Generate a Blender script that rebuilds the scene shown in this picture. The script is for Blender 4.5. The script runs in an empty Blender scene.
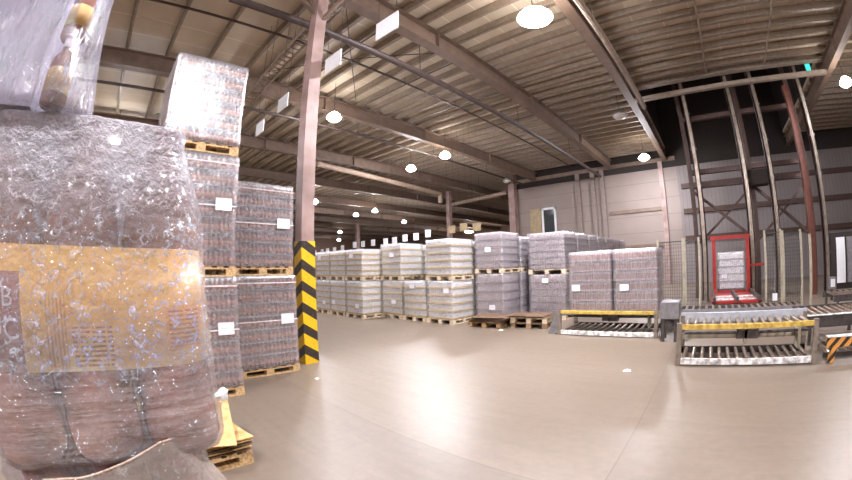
import bpy, math, random
from mathutils import Vector, noise
random.seed(7)
R = math.radians
S = bpy.context.scene
COL = S.collection

# ---------------------------------------------------------------- camera model (wide action camera, equidistant lens)
FPX, PITCH, YAW, ROLL, CAMH = 374.88, R(4.102), R(-42.722), R(-1.4385), 1.8
_cp, _sp, _cy, _sy = math.cos(PITCH), math.sin(PITCH), math.cos(YAW), math.sin(YAW)
FWD = Vector((_sy*_cp, _cy*_cp, _sp)); _r0 = Vector((_cy, -_sy, 0)); _u0 = _r0.cross(FWD)
RGT = _r0*math.cos(ROLL) + _u0*math.sin(ROLL); UPV = -_r0*math.sin(ROLL) + _u0*math.cos(ROLL)
EYE = Vector((0, 0, CAMH))

def ray(px, py):
    x, y = px-426, 240-py
    h = math.hypot(x, y) or 1e-9
    t = h/FPX
    return RGT*(x/h*math.sin(t)) + UPV*(y/h*math.sin(t)) + FWD*math.cos(t)
def onX(px, py, v): d = ray(px, py); return EYE + d*(v/d.x)
def onY(px, py, v): d = ray(px, py); return EYE + d*(v/d.y)
def onZ(px, py, v): d = ray(px, py); return EYE + d*((v-CAMH)/d.z)
def pix(p):
    q = Vector(p)-EYE
    x, y, z = q.dot(RGT), q.dot(UPV), q.dot(FWD)
    h = math.hypot(x, y); t = math.atan2(h, z)
    return 426+FPX*t*x/h, 240-FPX*t*y/h

cam = bpy.data.cameras.new('camera'); cam.type = 'PANO'
cam.panorama_type = 'FISHEYE_LENS_POLYNOMIAL'
cam.sensor_fit = 'HORIZONTAL'; cam.sensor_width = 36.0; cam.sensor_height = 36.0*480/852
MM = 36.0/852
cam.fisheye_fov = R(180)
cam.fisheye_polynomial_k0 = 0; cam.fisheye_polynomial_k1 = -1.0/(FPX*MM)
cam.fisheye_polynomial_k2 = 0; cam.fisheye_polynomial_k3 = 0; cam.fisheye_polynomial_k4 = 0
cam.clip_start = 0.01; cam.clip_end = 400
co = bpy.data.objects.new('camera', cam); COL.objects.link(co)
from mathutils import Matrix
m3 = Matrix((RGT, UPV, -FWD)).transposed()
co.matrix_world = Matrix.Translation(EYE) @ m3.to_4x4()
S.camera = co

# ---------------------------------------------------------------- materials
MAT = {}
def srgb(r, g, b):
    f = lambda c: (c/255/12.92) if c/255 <= .04045 else ((c/255+.055)/1.055)**2.4
    return (f(r), f(g), f(b), 1)
def nodes(name):
    m = bpy.data.materials.new(name); m.use_nodes = True
    nt = m.node_tree; nt.nodes.clear()
    out = nt.nodes.new('ShaderNodeOutputMaterial')
    return m, nt, out
def N(nt, t, **kw):
    n = nt.nodes.new(t)
    for k, v in kw.items():
        if k in n.inputs: n.inputs[k].default_value = v
        else: setattr(n, k, v)
    return n
def L(nt, a, b): nt.links.new(a, b)
def coord(nt, sc=(1, 1, 1)):
    t = N(nt, 'ShaderNodeTexCoord'); mp = N(nt, 'ShaderNodeMapping'); mp.inputs['Scale'].default_value = sc
    L(nt, t.outputs['Object'], mp.inputs['Vector']); return mp.outputs['Vector']
def gcoord(nt, sc=(1, 1, 1)):
    t = N(nt, 'ShaderNodeNewGeometry'); mp = N(nt, 'ShaderNodeMapping'); mp.inputs['Scale'].default_value = sc
    L(nt, t.outputs['Position'], mp.inputs['Vector']); return mp.outputs['Vector']
def ramp(nt, fac, stops):
    r = N(nt, 'ShaderNodeValToRGB'); e = r.color_ramp.elements
    while len(e) < len(stops): e.new(.5)
    for i, (p, c) in enumerate(stops): e[i].position = p; e[i].color = c
    L(nt, fac, r.inputs['Fac']); return r.outputs['Color']
def math_(nt, op, a, b=None, c=None):
    n = N(nt, 'ShaderNodeMath', operation=op)
    for i, v in enumerate((a, b, c)):
        if v is None: continue
        if hasattr(v, 'node'): L(nt, v, n.inputs[i])
        else: n.inputs[i].default_value = v
    return n.outputs[0]
def mixc(nt, f, a, b):
    n = N(nt, 'ShaderNodeMix', data_type='RGBA')
    for k, v in ((0, f), (6, a), (7, b)):
        if hasattr(v, 'node'): L(nt, v, n.inputs[k])
        else: n.inputs[k].default_value = v
    return n.outputs[2]

def solid(name, c, rough=.5, metal=0., var=.12, scale=6., bump=0., sc=(1, 1, 1), spec=.5, dirt=None):
    """paint, wood, metal: base colour with mottled wear."""
    if name in MAT: return MAT[name]
    m, nt, out = nodes(name)
    b = N(nt, 'ShaderNodeBsdfPrincipled', Roughness=rough, Metallic=metal)
    b.inputs['Specular IOR Level'].default_value = spec
    n = N(nt, 'ShaderNodeTexNoise', Scale=scale, Detail=5.); L(nt, coord(nt, sc), n.inputs['Vector'])
    c4 = srgb(*c); lo = tuple(max(0, x*(1-var*1.6)) for x in c4[:3])+(1,); hi = tuple(min(1, x*(1+var)) for x in c4[:3])+(1,)
    if dirt: lo = srgb(*dirt)
    L(nt, ramp(nt, n.outputs['Fac'], [(.3, lo), (.62, hi)]), b.inputs['Base Color'])
    if bump:
        bp = N(nt, 'ShaderNodeBump', Strength=bump, Distance=.01); L(nt, n.outputs['Fac'], bp.inputs['Height']); L(nt, bp.outputs[0], b.inputs['Normal'])
    L(nt, b.outputs[0], out.inputs[0]); MAT[name] = m; return m

def emit(name, c, s):
    m, nt, out = nodes(name)
    e = N(nt, 'ShaderNodeEmission', Strength=s); e.inputs[0].default_value = (*c, 1)
    L(nt, e.outputs[0], out.inputs[0]); MAT[name] = m; return m

def film(name, scale, strength, clear, rough=.15, tint=(1, 1, 1), sc=(1, 1, 1), white=(.9, .88, .93), gloss=.1, dist=.004, crease_glint=.5, smooth_below=None, haze_above=None):
    """stretch film: mostly see-through, glossy over crumpled facets, whitened along thin creases that also paint glints."""
    m, nt, out = nodes(name)
    v = coord(nt, sc)
    warp = N(nt, 'ShaderNodeTexNoise', Scale=scale*.7, Detail=4.); L(nt, v, warp.inputs['Vector'])
    sv = N(nt, 'ShaderNodeVectorMath', operation='SCALE'); L(nt, warp.outputs['Color'], sv.inputs[0]); sv.inputs['Scale'].default_value = .7/scale
    mv = N(nt, 'ShaderNodeVectorMath', operation='ADD'); L(nt, v, mv.inputs[0]); L(nt, sv.outputs[0], mv.inputs[1])
    n1 = N(nt, 'ShaderNodeTexNoise', Scale=scale, Detail=7., Roughness=.65); L(nt, mv.outputs[0], n1.inputs['Vector'])
    e1 = N(nt, 'ShaderNodeTexVoronoi', Scale=scale*1.1, feature='DISTANCE_TO_EDGE'); L(nt, mv.outputs[0], e1.inputs['Vector'])
    e2 = N(nt, 'ShaderNodeTexVoronoi', Scale=scale*2.6, feature='DISTANCE_TO_EDGE'); L(nt, mv.outputs[0], e2.inputs['Vector'])
    big = N(nt, 'ShaderNodeTexNoise', Scale=scale*.22, Detail=3.); L(nt, v, big.inputs['Vector'])
    amt = ramp(nt, big.outputs['Fac'], [(.3, (.4,)*3+(1,)), (.6, (1,)*3+(1,))])
    if smooth_below is not None:
        s3 = N(nt, 'ShaderNodeSeparateXYZ'); tc = N(nt, 'ShaderNodeTexCoord'); L(nt, tc.outputs['Object'], s3.inputs[0])
        low = N(nt, 'ShaderNodeMapRange'); L(nt, s3.outputs[2], low.inputs['Value'])
        low.inputs['From Min'].default_value = smooth_below-.015; low.inputs['From Max'].default_value = smooth_below+.03
        low.inputs['To Min'].default_value = .18; low.inputs['To Max'].default_value = 1.
        amt = math_(nt, 'MULTIPLY', amt, low.outputs[0])
    h = math_(nt, 'ADD', n1.outputs['Fac'], math_(nt, 'ADD', math_(nt, 'MULTIPLY', e1.outputs['Distance'], .9), math_(nt, 'MULTIPLY', e2.outputs['Distance'], .45)))
    h = math_(nt, 'MULTIPLY', h, math_(nt, 'MULTIPLY_ADD', amt, .7, .3))
    if smooth_below is not None:   # horizontal stretch lines where the film is wound tight
        wv = N(nt, 'ShaderNodeTexNoise', Scale=1., Detail=5.); mp = N(nt, 'ShaderNodeMapping'); mp.inputs['Scale'].default_value = (9, 9, 130)
        L(nt, tc.outputs['Object'], mp.inputs[0]); L(nt, mp.outputs[0], wv.inputs['Vector'])
        h = math_(nt, 'ADD', h, math_(nt, 'MULTIPLY', wv.outputs['Fac'], math_(nt, 'MULTIPLY', math_(nt, 'SUBTRACT', 1., low.outputs[0]), 1.7)))
    bp = N(nt, 'ShaderNodeBump', Strength=strength, Distance=dist); L(nt, h, bp.inputs['Height'])
    g = N(nt, 'ShaderNodeBsdfGlossy', Roughness=rough); g.inputs['Color'].default_value = (1, 1, 1, 1); L(nt, bp.outputs[0], g.inputs['Normal'])
    t = N(nt, 'ShaderNodeBsdfTransparent'); t.inputs[0].default_value = (*tint, 1)
    d = N(nt, 'ShaderNodeBsdfDiffuse'); d.inputs[0].default_value = (*white, 1); L(nt, bp.outputs[0], d.inputs['Normal'])
    tl = N(nt, 'ShaderNodeBsdfTranslucent'); tl.inputs[0].default_value = (*white, 1)
    dm = N(nt, 'ShaderNodeMixShader'); dm.inputs[0].default_value = .3; L(nt, d.outputs[0], dm.inputs[1]); L(nt, tl.outputs[0], dm.inputs[2])
    c1 = ramp(nt, e1.outputs['Distance'], [(.0, (1, 1, 1, 1)), (.04, (.4,)*3+(1,)), (.12, (0, 0, 0, 1))])
    c2 = ramp(nt, e2.outputs['Distance'], [(.0, (1, 1, 1, 1)), (.07, (.3,)*3+(1,)), (.15, (0, 0, 0, 1))])
    gate = ramp(nt, n1.outputs['Fac'], [(.5, (0, 0, 0, 1)), (.6, (1, 1, 1, 1))])
    cw_ = math_(nt, 'MULTIPLY', math_(nt, 'MULTIPLY', math_(nt, 'MAXIMUM', c1, math_(nt, 'MULTIPLY', c2, .8)), gate), amt)  # white crease lines double as painted glints
    fw = math_(nt, 'MINIMUM', math_(nt, 'MULTIPLY_ADD', cw_, crease_glint, 1-clear), .97)
    if smooth_below is not None: fw = math_(nt, 'MULTIPLY', fw, math_(nt, 'MULTIPLY_ADD', low.outputs[0], .35, .65))
    if haze_above is not None:   # film gathered in several plies over the bottle necks
        hz = N(nt, 'ShaderNodeMapRange'); L(nt, s3.outputs[2], hz.inputs['Value'])
        hz.inputs['From Min'].default_value = haze_above-.04; hz.inputs['From Max'].default_value = haze_above+.07
        hz.inputs['To Max'].default_value = .42
        fw = math_(nt, 'MINIMUM', math_(nt, 'ADD', fw, hz.outputs[0]), .97)
    m1 = N(nt, 'ShaderNodeMixShader'); L(nt, fw, m1.inputs[0]); L(nt, t.outputs[0], m1.inputs[1]); L(nt, dm.outputs[0], m1.inputs[2])
    lw = N(nt, 'ShaderNodeLayerWeight', Blend=.3); L(nt, bp.outputs[0], lw.inputs['Normal'])
    fg = math_(nt, 'MINIMUM', math_(nt, 'MULTIPLY_ADD', lw.outputs['Fresnel'], .5, gloss), .85)
    m2 = N(nt, 'ShaderNodeMixShader'); L(nt, fg, m2.inputs[0]); L(nt, m1.outputs[0], m2.inputs[1]); L(nt, g.outputs[0], m2.inputs[2])
    L(nt, m2.outputs[0], out.inputs[0]); MAT[name] = m; return m

def floor_mat():
    m, nt, out = nodes('polished_concrete')
    b = N(nt, 'ShaderNodeBsdfPrincipled'); p = gcoord(nt)
    n1 = N(nt, 'ShaderNodeTexNoise', Scale=.45, Detail=8., Roughness=.62); L(nt, p, n1.inputs['Vector'])
    n2 = N(nt, 'ShaderNodeTexNoise', Scale=9., Detail=6.); L(nt, p, n2.inputs['Vector'])
    n4 = N(nt, 'ShaderNodeTexNoise', Scale=1., Detail=5., Roughness=.7); L(nt, gcoord(nt, (.5, 6, 1)), n4.inputs['Vector'])
    c = ramp(nt, n1.outputs['Fac'], [(.25, srgb(108, 94, 80)), (.5, srgb(119, 105, 91)), (.75, srgb(128, 115, 101))])
    c = mixc(nt, math_(nt, 'MULTIPLY', ramp(nt, n2.outputs['Fac'], [(.4, (0, 0, 0, 1)), (.75, (1, 1, 1, 1))]), .34), c, srgb(98, 85, 75))
    c = mixc(nt, math_(nt, 'MULTIPLY', ramp(nt, n4.outputs['Fac'], [(.45, (0, 0, 0, 1)), (.8, (1, 1, 1, 1))]), .38), c, srgb(92, 79, 70))
    # saw-cut joints between the slabs, each slab poured in a slightly different tone
    sx = N(nt, 'ShaderNodeSeparateXYZ'); L(nt, p, sx.inputs[0])
    fx = math_(nt, 'DIVIDE', math_(nt, 'ADD', sx.outputs[0], 106.06), 6.2); fy = math_(nt, 'DIVIDE', math_(nt, 'ADD', sx.outputs[1], 96.66), 6.2)
    gx = math_(nt, 'ABSOLUTE', math_(nt, 'SUBTRACT', math_(nt, 'FRACT', fx), .5)); gy = math_(nt, 'ABSOLUTE', math_(nt, 'SUBTRACT', math_(nt, 'FRACT', fy), .5))
    j = math_(nt, 'GREATER_THAN', math_(nt, 'MAXIMUM', gx, gy), .4991)
    wn = N(nt, 'ShaderNodeTexWhiteNoise', noise_dimensions='2D'); cb = N(nt, 'ShaderNodeCombineXYZ')
    L(nt, math_(nt, 'FLOOR', fx), cb.inputs[0]); L(nt, math_(nt, 'FLOOR', fy), cb.inputs[1]); L(nt, cb.outputs[0], wn.inputs['Vector'])
    tone = math_(nt, 'MULTIPLY_ADD', wn.outputs['Value'], .22, .87)
    hs = N(nt, 'ShaderNodeHueSaturation'); L(nt, c, hs.inputs['Color']); L(nt, tone, hs.inputs['Value'])
    c = mixc(nt, math_(nt, 'MULTIPLY', j, .55), hs.outputs[0], srgb(84, 70, 60))
    L(nt, c, b.inputs['Base Color'])
    L(nt, ramp(nt, n1.outputs['Fac'], [(.3, (.34,)*3+(1,)), (.7, (.46,)*3+(1,))]), b.inputs['Roughness'])
    b.inputs['Specular IOR Level'].default_value = .6
    bp = N(nt, 'ShaderNodeBump', Strength=.06, Distance=.02); L(nt, n2.outputs['Fac'], bp.inputs['Height']); L(nt, bp.outputs[0], b.inputs['Normal'])
    L(nt, b.outputs[0], out.inputs[0]); MAT['floor'] = m; return m

def stripe_mat(name, base, line, axis, period, width, rough=.6, var=.1, metal=0.):
    """panels with thin seams every `period` along one axis."""
    m, nt, out = nodes(name)
    b = N(nt, 'ShaderNodeBsdfPrincipled', Roughness=rough, Metallic=metal); p = gcoord(nt)
    sx = N(nt, 'ShaderNodeSeparateXYZ'); L(nt, p, sx.inputs[0])
    f = math_(nt, 'FRACT', math_(nt, 'DIVIDE', math_(nt, 'ADD', sx.outputs[axis], 200.), period))
    j = math_(nt, 'LESS_THAN', f, width)
    n = N(nt, 'ShaderNodeTexNoise', Scale=.8, Detail=6.); L(nt, p, n.inputs['Vector'])
    c4 = srgb(*base)
    c = ramp(nt, n.outputs['Fac'], [(.3, tuple(x*(1-var) for x in c4[:3])+(1,)), (.7, tuple(min(1, x*(1+var)) for x in c4[:3])+(1,))])
    L(nt, mixc(nt, j, c, srgb(*line)), b.inputs['Base Color'])
    bp = N(nt, 'ShaderNodeBump', Strength=.4, Distance=.02); L(nt, j, bp.inputs['Height']); L(nt, bp.outputs[0], b.inputs['Normal'])
    L(nt, b.outputs[0], out.inputs[0]); MAT[name] = m; return m

def chevron_mat(name, x1, y0, k=1., period=.31, ca=(232, 186, 24), cb_=(46, 36, 34), ph=0.):
    m, nt, out = nodes(name)
    b = N(nt, 'ShaderNodeBsdfPrincipled', Roughness=.5); p = gcoord(nt)
    s = N(nt, 'ShaderNodeSeparateXYZ'); L(nt, p, s.inputs[0])
    t = math_(nt, 'ADD', s.outputs[2], math_(nt, 'MULTIPLY', math_(nt, 'ADD', math_(nt, 'SUBTRACT', s.outputs[1], y0), math_(nt, 'SUBTRACT', x1, s.outputs[0])), k))
    f = math_(nt, 'FRACT', math_(nt, 'DIVIDE', math_(nt, 'ADD', t, 10+ph), period))
    n = N(nt, 'ShaderNodeTexNoise', Scale=14., Detail=5.); L(nt, p, n.inputs['Vector'])
    c = mixc(nt, math_(nt, 'LESS_THAN', f, .46), srgb(*ca), srgb(*cb_))
    c = mixc(nt, math_(nt, 'MULTIPLY', ramp(nt, n.outputs['Fac'], [(.5, (0, 0, 0, 1)), (.75, (1, 1, 1, 1))]), .3), c, srgb(120, 92, 50))
    L(nt, c, b.inputs['Base Color']); L(nt, b.outputs[0], out.inputs[0]); MAT[name] = m; return m

def label_mat(name):
    """yellow printed paper band: fine print, a row of upright bars, a plum coloured end (y runs along the band, z up from its lower edge)."""
    m, nt, out = nodes(name)
    b = N(nt, 'ShaderNodeBsdfPrincipled', Roughness=.45)
    t = N(nt, 'ShaderNodeTexCoord'); s = N(nt, 'ShaderNodeSeparateXYZ'); L(nt, t.outputs['Object'], s.inputs[0])
    z = s.outputs[2]; a = s.outputs[1]
    n = N(nt, 'ShaderNodeTexNoise', Scale=30., Detail=4.); L(nt, t.outputs['Object'], n.inputs['Vector'])
    c = ramp(nt, n.outputs['Fac'], [(.3, srgb(234, 176, 82)), (.7, srgb(248, 204, 116))])
    def block(a0, a1, z0, z1):
        return math_(nt, 'MULTIPLY', math_(nt, 'MULTIPLY', math_(nt, 'GREATER_THAN', a, a0), math_(nt, 'LESS_THAN', a, a1)),
                     math_(nt, 'MULTIPLY', math_(nt, 'GREATER_THAN', z, z0), math_(nt, 'LESS_THAN', z, z1)))
    ln = math_(nt, 'LESS_THAN', math_(nt, 'FRACT', math_(nt, 'DIVIDE', z, .0046)), .45)
    wd = N(nt, 'ShaderNodeTexNoise', Scale=1., Detail=1.); mp = N(nt, 'ShaderNodeMapping'); mp.inputs['Scale'].default_value = (260, 260, 20)
    L(nt, t.outputs['Object'], mp.inputs[0]); L(nt, mp.outputs[0], wd.inputs['Vector'])
    ln = math_(nt, 'MULTIPLY', ln, math_(nt, 'GREATER_THAN', wd.outputs['Fac'], .4))
    bl = math_(nt, 'MAXIMUM', block(-.018, .026, .004, .045), block(.088, .124, .02, .058))
    bg = block(.085, .128, .016, .062)
    c = mixc(nt, math_(nt, 'MULTIPLY', bg, .6), c, srgb(238, 162, 36))
    c = mixc(nt, math_(nt, 'MULTIPLY', math_(nt, 'MULTIPLY', bl, ln), .8), c, srgb(170, 92, 34))
    bar = math_(nt, 'MULTIPLY', block(-.046, -.024, .002, .075), math_(nt, 'LESS_THAN', math_(nt, 'FRACT', math_(nt, 'DIVIDE', a, .0042)), .45))
    c = mixc(nt, math_(nt, 'MULTIPLY', bar, .5), c, srgb(176, 110, 44))
    c = mixc(nt, math_(nt, 'MULTIPLY', block(-.5, -.074, -.1, .094), .9), c, srgb(150, 92, 98))
    L(nt, c, b.inputs['Base Color']); L(nt, b.outputs[0], out.inputs[0]); MAT[name] = m; return m

def print_mat(name):
    m, nt, out = nodes(name)
    b = N(nt, 'ShaderNodeBsdfPrincipled', Roughness=.6); t = N(nt, 'ShaderNodeTexCoord'); s = N(nt, 'ShaderNodeSeparateXYZ'); L(nt, t.outputs['Object'], s.inputs[0])
    ln = math_(nt, 'LESS_THAN', math_(nt, 'FRACT', math_(nt, 'DIVIDE', s.outputs[2], .034)), .3)
    n = N(nt, 'ShaderNodeTexNoise', Scale=60., Detail=2.); L(nt, t.outputs['Object'], n.inputs['Vector'])
    ln = math_(nt, 'MULTIPLY', ln, math_(nt, 'GREATER_THAN', n.outputs['Fac'], .5))
    L(nt, mixc(nt, math_(nt, 'MULTIPLY', ln, .5), srgb(236, 234, 238), srgb(120, 116, 124)), b.inputs['Base Color'])
    L(nt, b.outputs[0], out.inputs[0]); MAT[name] = m; return m

M_floor = floor_mat()
M_roof = stripe_mat('roof_deck', (216, 203, 184), (240, 232, 218), 0, 1.0, .035)
M_wall = stripe_mat('wall_panel', (146, 131, 124), (126, 112, 106), 2, 1.15, .03, var=.06)
M_wallR = stripe_mat('wall_cladding', (130, 120, 118), (116, 107, 105), 0, .3, .12, var=.06)
M_hall = solid('hall_wall', (104, 82, 66), .8)
M_dark = solid('dark_brown', (44, 36, 32), .8)
M_steel = solid('painted_steel', (124, 104, 90), .55, var=.1, scale=3)
M_purlin = solid('galvanised_purlin', (160, 145, 130), .5, .1, var=.1)
M_pipe = solid('dark_pipe', (74, 60, 56), .5)
M_pil = solid('pilaster_paint', (138, 122, 116), .6, var=.08)
M_pipeL = solid('tan_pipe', (168, 146, 128), .5)
M_col = solid('column_paint', (166, 140, 134), .5, var=.08, scale=2, dirt=(138, 112, 104))
M_white = solid('white_board', (240, 240, 242), .5, var=.02)
M_wood = solid('pallet_wood', (198, 166, 120), .75, var=.25, scale=5, sc=(1, 8, 8), dirt=(140, 108, 72))
M_woodpale = solid('bleached_pallet_wood', (222, 206, 180), .75, var=.15, scale=5, sc=(1, 8, 8), dirt=(176, 150, 118))
M_woodold = solid('worn_pallet_wood', (150, 122, 92), .8, var=.25, scale=5, sc=(1, 8, 8), dirt=(92, 70, 50))
M_card = solid('cardboard', (206, 170, 112), .8, var=.12, scale=8, dirt=(170, 132, 84))
M_carddk = solid('dark_fibreboard', (112, 88, 68), .8, var=.2, scale=6)
M_tray = solid('tray_board', (176, 164, 168), .7, var=.2)
M_trayY = solid('yellow_tray_board', (222, 190, 110), .7, var=.1)
M_bot = solid('brown_bottle', (150, 108, 98), .12, var=.3, scale=20, spec=.9)
M_bottag = solid('red_bottle_label', (196, 132, 112), .4, var=.2, scale=15)
M_botcap = solid('bottle_cap', (222, 210, 214), .35, .4)
M_pet = solid('brown_plastic_bottle', (142, 90, 70), .12, var=.3, scale=14, spec=.8)
M_cap = solid('maroon_cap', (150, 52, 58), .35, var=.1)
M_label = label_mat('yellow_label')
M_letter = solid('white_print', (232, 222, 232), .5, var=.03)
M_paper = print_mat('printed_paper')
M_strap = solid('white_strap', (232, 222, 222), .4, var=.03)
M_bright = solid('aluminium_can', (232, 226, 230), .3, .1, var=.2, scale=30)
M_purple = solid('grey_bottle', (188, 172, 174), .3, .0, var=.25, scale=20)
M_pale = solid('pale_bottle', (246, 242, 246), .3, .0, var=.12, scale=20)
M_mut = solid('muted_label', (170, 136, 130), .35, .1, var=.2, scale=20)
M_yel = solid('yellow_paint', (206, 176, 84), .5, var=.12, scale=9, dirt=(150, 118, 50))
M_grey = solid('grey_paint', (128, 124, 126), .5, .2, var=.15, scale=9)
M_bluegrey = solid('pale_blue_grey_paint', (184, 186, 192), .5, var=.1, scale=9)
M_leg = solid('worn_tan_steel', (132, 120, 108), .5, .2, var=.2, scale=9)
M_greydk = solid('dark_steel', (84, 78, 76), .5, .4, var=.2, scale=9)
M_roller = solid('roller_steel', (150, 132, 114), .35, .7, var=.25, scale=12)
M_wrail = solid('white_rail', (236, 234, 232), .5, var=.15, scale=10, dirt=(130, 122, 114))
M_red = solid('red_paint', (160, 38, 31), .45, var=.12)
M_rust = solid('red_oxide_steel', (98, 52, 38), .6, var=.15)
M_brace = solid('brown_steel', (78, 56, 48), .6)
M_railm = solid('guide_rail_steel', (150, 136, 124), .35, .6, var=.15)
M_mesh = solid('fence_wire', (70, 70, 66), .6)
M_post = solid('fence_post', (170, 160, 140), .5)
M_lamp = solid('lamp_housing', (150, 146, 144), .4, .5)
M_glass = solid('dark_glass', (52, 56, 58), .1, spec=.8)
M_cream = solid('cream_shutter', (170, 150, 118), .6)
LAMP_ON = emit('lamp_lit', (.97, .96, 1.03), 560.)
def uplight_housing():
    m, nt, out = nodes('uplight_housing'); e = N(nt, 'ShaderNodeEmission', Strength=26.); e.inputs[0].default_value = (1, .93, .88, 1)
    d = N(nt, 'ShaderNodeBsdfDiffuse'); ad = N(nt, 'ShaderNodeAddShader'); L(nt, e.outputs[0], ad.inputs[0]); L(nt, d.outputs[0], ad.inputs[1]); L(nt, ad.outputs[0], out.inputs[0]); return m
LAMP_BODY = uplight_housing()  # housing glow added as uplight to brighten the ceiling
LAMP_OFF = solid('lamp_unlit', (206, 200, 196), .3)
TEAL = emit('teal_light', (.05, .55, .5), 1.2)
F_near = film('pack_film', 95., 1., .78, .06, (1., .97, .97), white=(.95, .93, 1.), gloss=.15, dist=.010, crease_glint=.8, smooth_below=1.69, haze_above=1.87)
F_top = film('top_pack_film', 34., 1., .84, .08, (.97, .96, 1), sc=(1, 1, .3), white=(.9, .9, 1.), gloss=.16, dist=.02, crease_glint=.7)
F_flap = film('flap_film', 30., .6, .84, .1, (1., .95, .92), white=(.84, .78, .74), gloss=.1, dist=.006, crease_glint=.3)
M_hem = solid('film_hem', (206, 176, 156), .3, var=.05)
F_mid = film('load_film', 22., .4, .84, .27, white=(.92, .9, .97), gloss=.2, dist=.008, crease_glint=.45)
F_far = film('far_load_film', 14., .4, .8, .25, white=(.96, .95, .98), gloss=.1, dist=.01, crease_glint=.3)
F_pur = film('purple_load_film', 14., .4, .84, .25, white=(.92, .89, .95), gloss=.13, dist=.01, crease_glint=.3)

# ---------------------------------------------------------------- mesh helpers
class MB:
    def __init__(s): s.v = []; s.f = []; s.mi = []; s.cur = 0; s.smooth = False
    def add(s, vs, fs):
        o = len(s.v); s.v += [tuple(v) for v in vs]
        for f in fs: s.f.append(tuple(i+o for i in f)); s.mi.append(s.cur)
        return s
    def box(s, x0, y0, z0, x1, y1, z1):
        v = [(x, y, z) for z in (z0, z1) for y in (y0, y1) for x in (x0, x1)]
        return s.add(v, [(0, 2, 3, 1), (4, 5, 7, 6), (0, 1, 5, 4), (2, 6, 7, 3), (0, 4, 6, 2), (1, 3, 7, 5)])
    def bar(s, p, q, w, h, up=(0, 0, 1)):
        p, q = Vector(p), Vector(q); d = (q-p).normalized(); u = Vector(up)
        if abs(d.dot(u)) > .99: u = Vector((0, 1, 0))
        a = d.cross(u).normalized(); b = a.cross(d)
        v = [c + a*(i*w/2) + b*(j*h/2) for c in (p, q) for i, j in ((-1, -1), (1, -1), (1, 1), (-1, 1))]
        return s.add(v, [(0, 1, 2, 3), (7, 6, 5, 4), (0, 4, 5, 1), (1, 5, 6, 2), (2, 6, 7, 3), (3, 7, 4, 0)])
    def tube(s, p, q, r, n=10, r2=None):
        p, q = Vector(p), Vector(q); d = (q-p).normalized(); u = Vector((0, 0, 1)) if abs(d.z) < .9 else Vector((1, 0, 0))
        a = d.cross(u).normalized(); b = a.cross(d); r2 = r if r2 is None else r2
        v = [c + a*(rr*math.cos(t*2*math.pi/n)) + b*(rr*math.sin(t*2*math.pi/n)) for c, rr in ((p, r), (q, r2)) for t in range(n)]
        f = [(i, (i+1) % n, n+(i+1) % n, n+i) for i in range(n)] + [tuple(range(n))[::-1], tuple(range(n, 2*n))]
        return s.add(v, f)
    def lathe(s, prof, n=16, c=(0, 0, 0)):
        v = [(c[0]+r*math.cos(t*2*math.pi/n), c[1]+r*math.sin(t*2*math.pi/n), c[2]+z) for r, z in prof for t in range(n)]
        k = len(prof)
        f = [(j*n+i, j*n+(i+1) % n, (j+1)*n+(i+1) % n, (j+1)*n+i) for j in range(k-1) for i in range(n)]
        f += [tuple(range(n))[::-1], tuple(range((k-1)*n, k*n))]
        return s.add(v, f)
    def loft(s, rings, cap=True):
        n = len(rings[0]); v = [p for r in rings for p in r]; k = len(rings)
        f = [(j*n+i, j*n+(i+1) % n, (j+1)*n+(i+1) % n, (j+1)*n+i) for j in range(k-1) for i in range(n)]
        if cap: f += [tuple(range(n))[::-1], tuple(range((k-1)*n, k*n))]
        return s.add(v, f)
    def ibeam(s, p, q, w, h, t=.02):
        p, q = Vector(p), Vector(q)
        s.bar(p+Vector((0, 0, h/2-t/2)), q+Vector((0, 0, h/2-t/2)), w, t)
        s.bar(p-Vector((0, 0, h/2-t/2)), q-Vector((0, 0, h/2-t/2)), w, t)
        return s.bar(p, q, t, h-2*t)
    def mesh(s, name, mats, smooth=None):
        me = bpy.data.meshes.new(name); me.from_pydata(s.v, [], s.f)
        for m in (mats if isinstance(mats, (list, tuple)) else [mats]): me.materials.append(m)
        me.polygons.foreach_set('material_index', s.mi)
        if s.smooth if smooth is None else smooth: me.polygons.foreach_set('use_smooth', [True]*len(s.f))
        me.update(); return me

def link(name, me, parent=None, loc=(0, 0, 0), rz=0., sc=None):
    o = bpy.data.objects.new(name, me); COL.objects.link(o); o.location = loc; o.rotation_euler = (0, 0, rz)
    if sc: o.scale = sc
    if parent: o.parent = parent
    return o
def tag(o, label, cat=None, group=None, kind=None):
    o['label'] = label
    if cat: o['category'] = cat
    if group: o['group'] = group
    if kind: o['kind'] = kind
    return o
def thing(name, label, cat, loc=(0, 0, 0), rz=0., group=None): return tag(link(name, None, None, loc, rz), label, cat, group)
def one(name, mb, mat, label, cat, loc=(0, 0, 0), rz=0., group=None, kind=None, smooth=None): return tag(link(name, mb.mesh(name, mat, smooth), None, loc, rz), label, cat, group, kind)
def part(name, mb, mat, parent, smooth=None, label=None, loc=(0, 0, 0)):
    o = link(name, mb.mesh(name, mat, smooth), parent, loc)
    if label: o['label'] = label
    return o
def struct(name, mb, mat, label, group=None):
    o = link(name, mb.mesh(name, mat)); o['kind'] = 'structure'; o['label'] = label; o['category'] = 'building'
    if group: o['group'] = group
    return o
def bevel(o, w=.004, seg=2):
    m = o.modifiers.new('bevel', 'BEVEL'); m.width = w; m.segments = seg; m.limit_method = 'ANGLE'; return o
ORD = ['first', 'second', 'third', 'fourth', 'fifth', 'sixth', 'seventh', 'eighth', 'ninth', 'tenth', 'eleventh', 'twelfth', 'thirteenth', 'fourteenth', 'fifteenth', 'sixteenth', 'seventeenth', 'eighteenth', 'nineteenth', 'twentieth']

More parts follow.
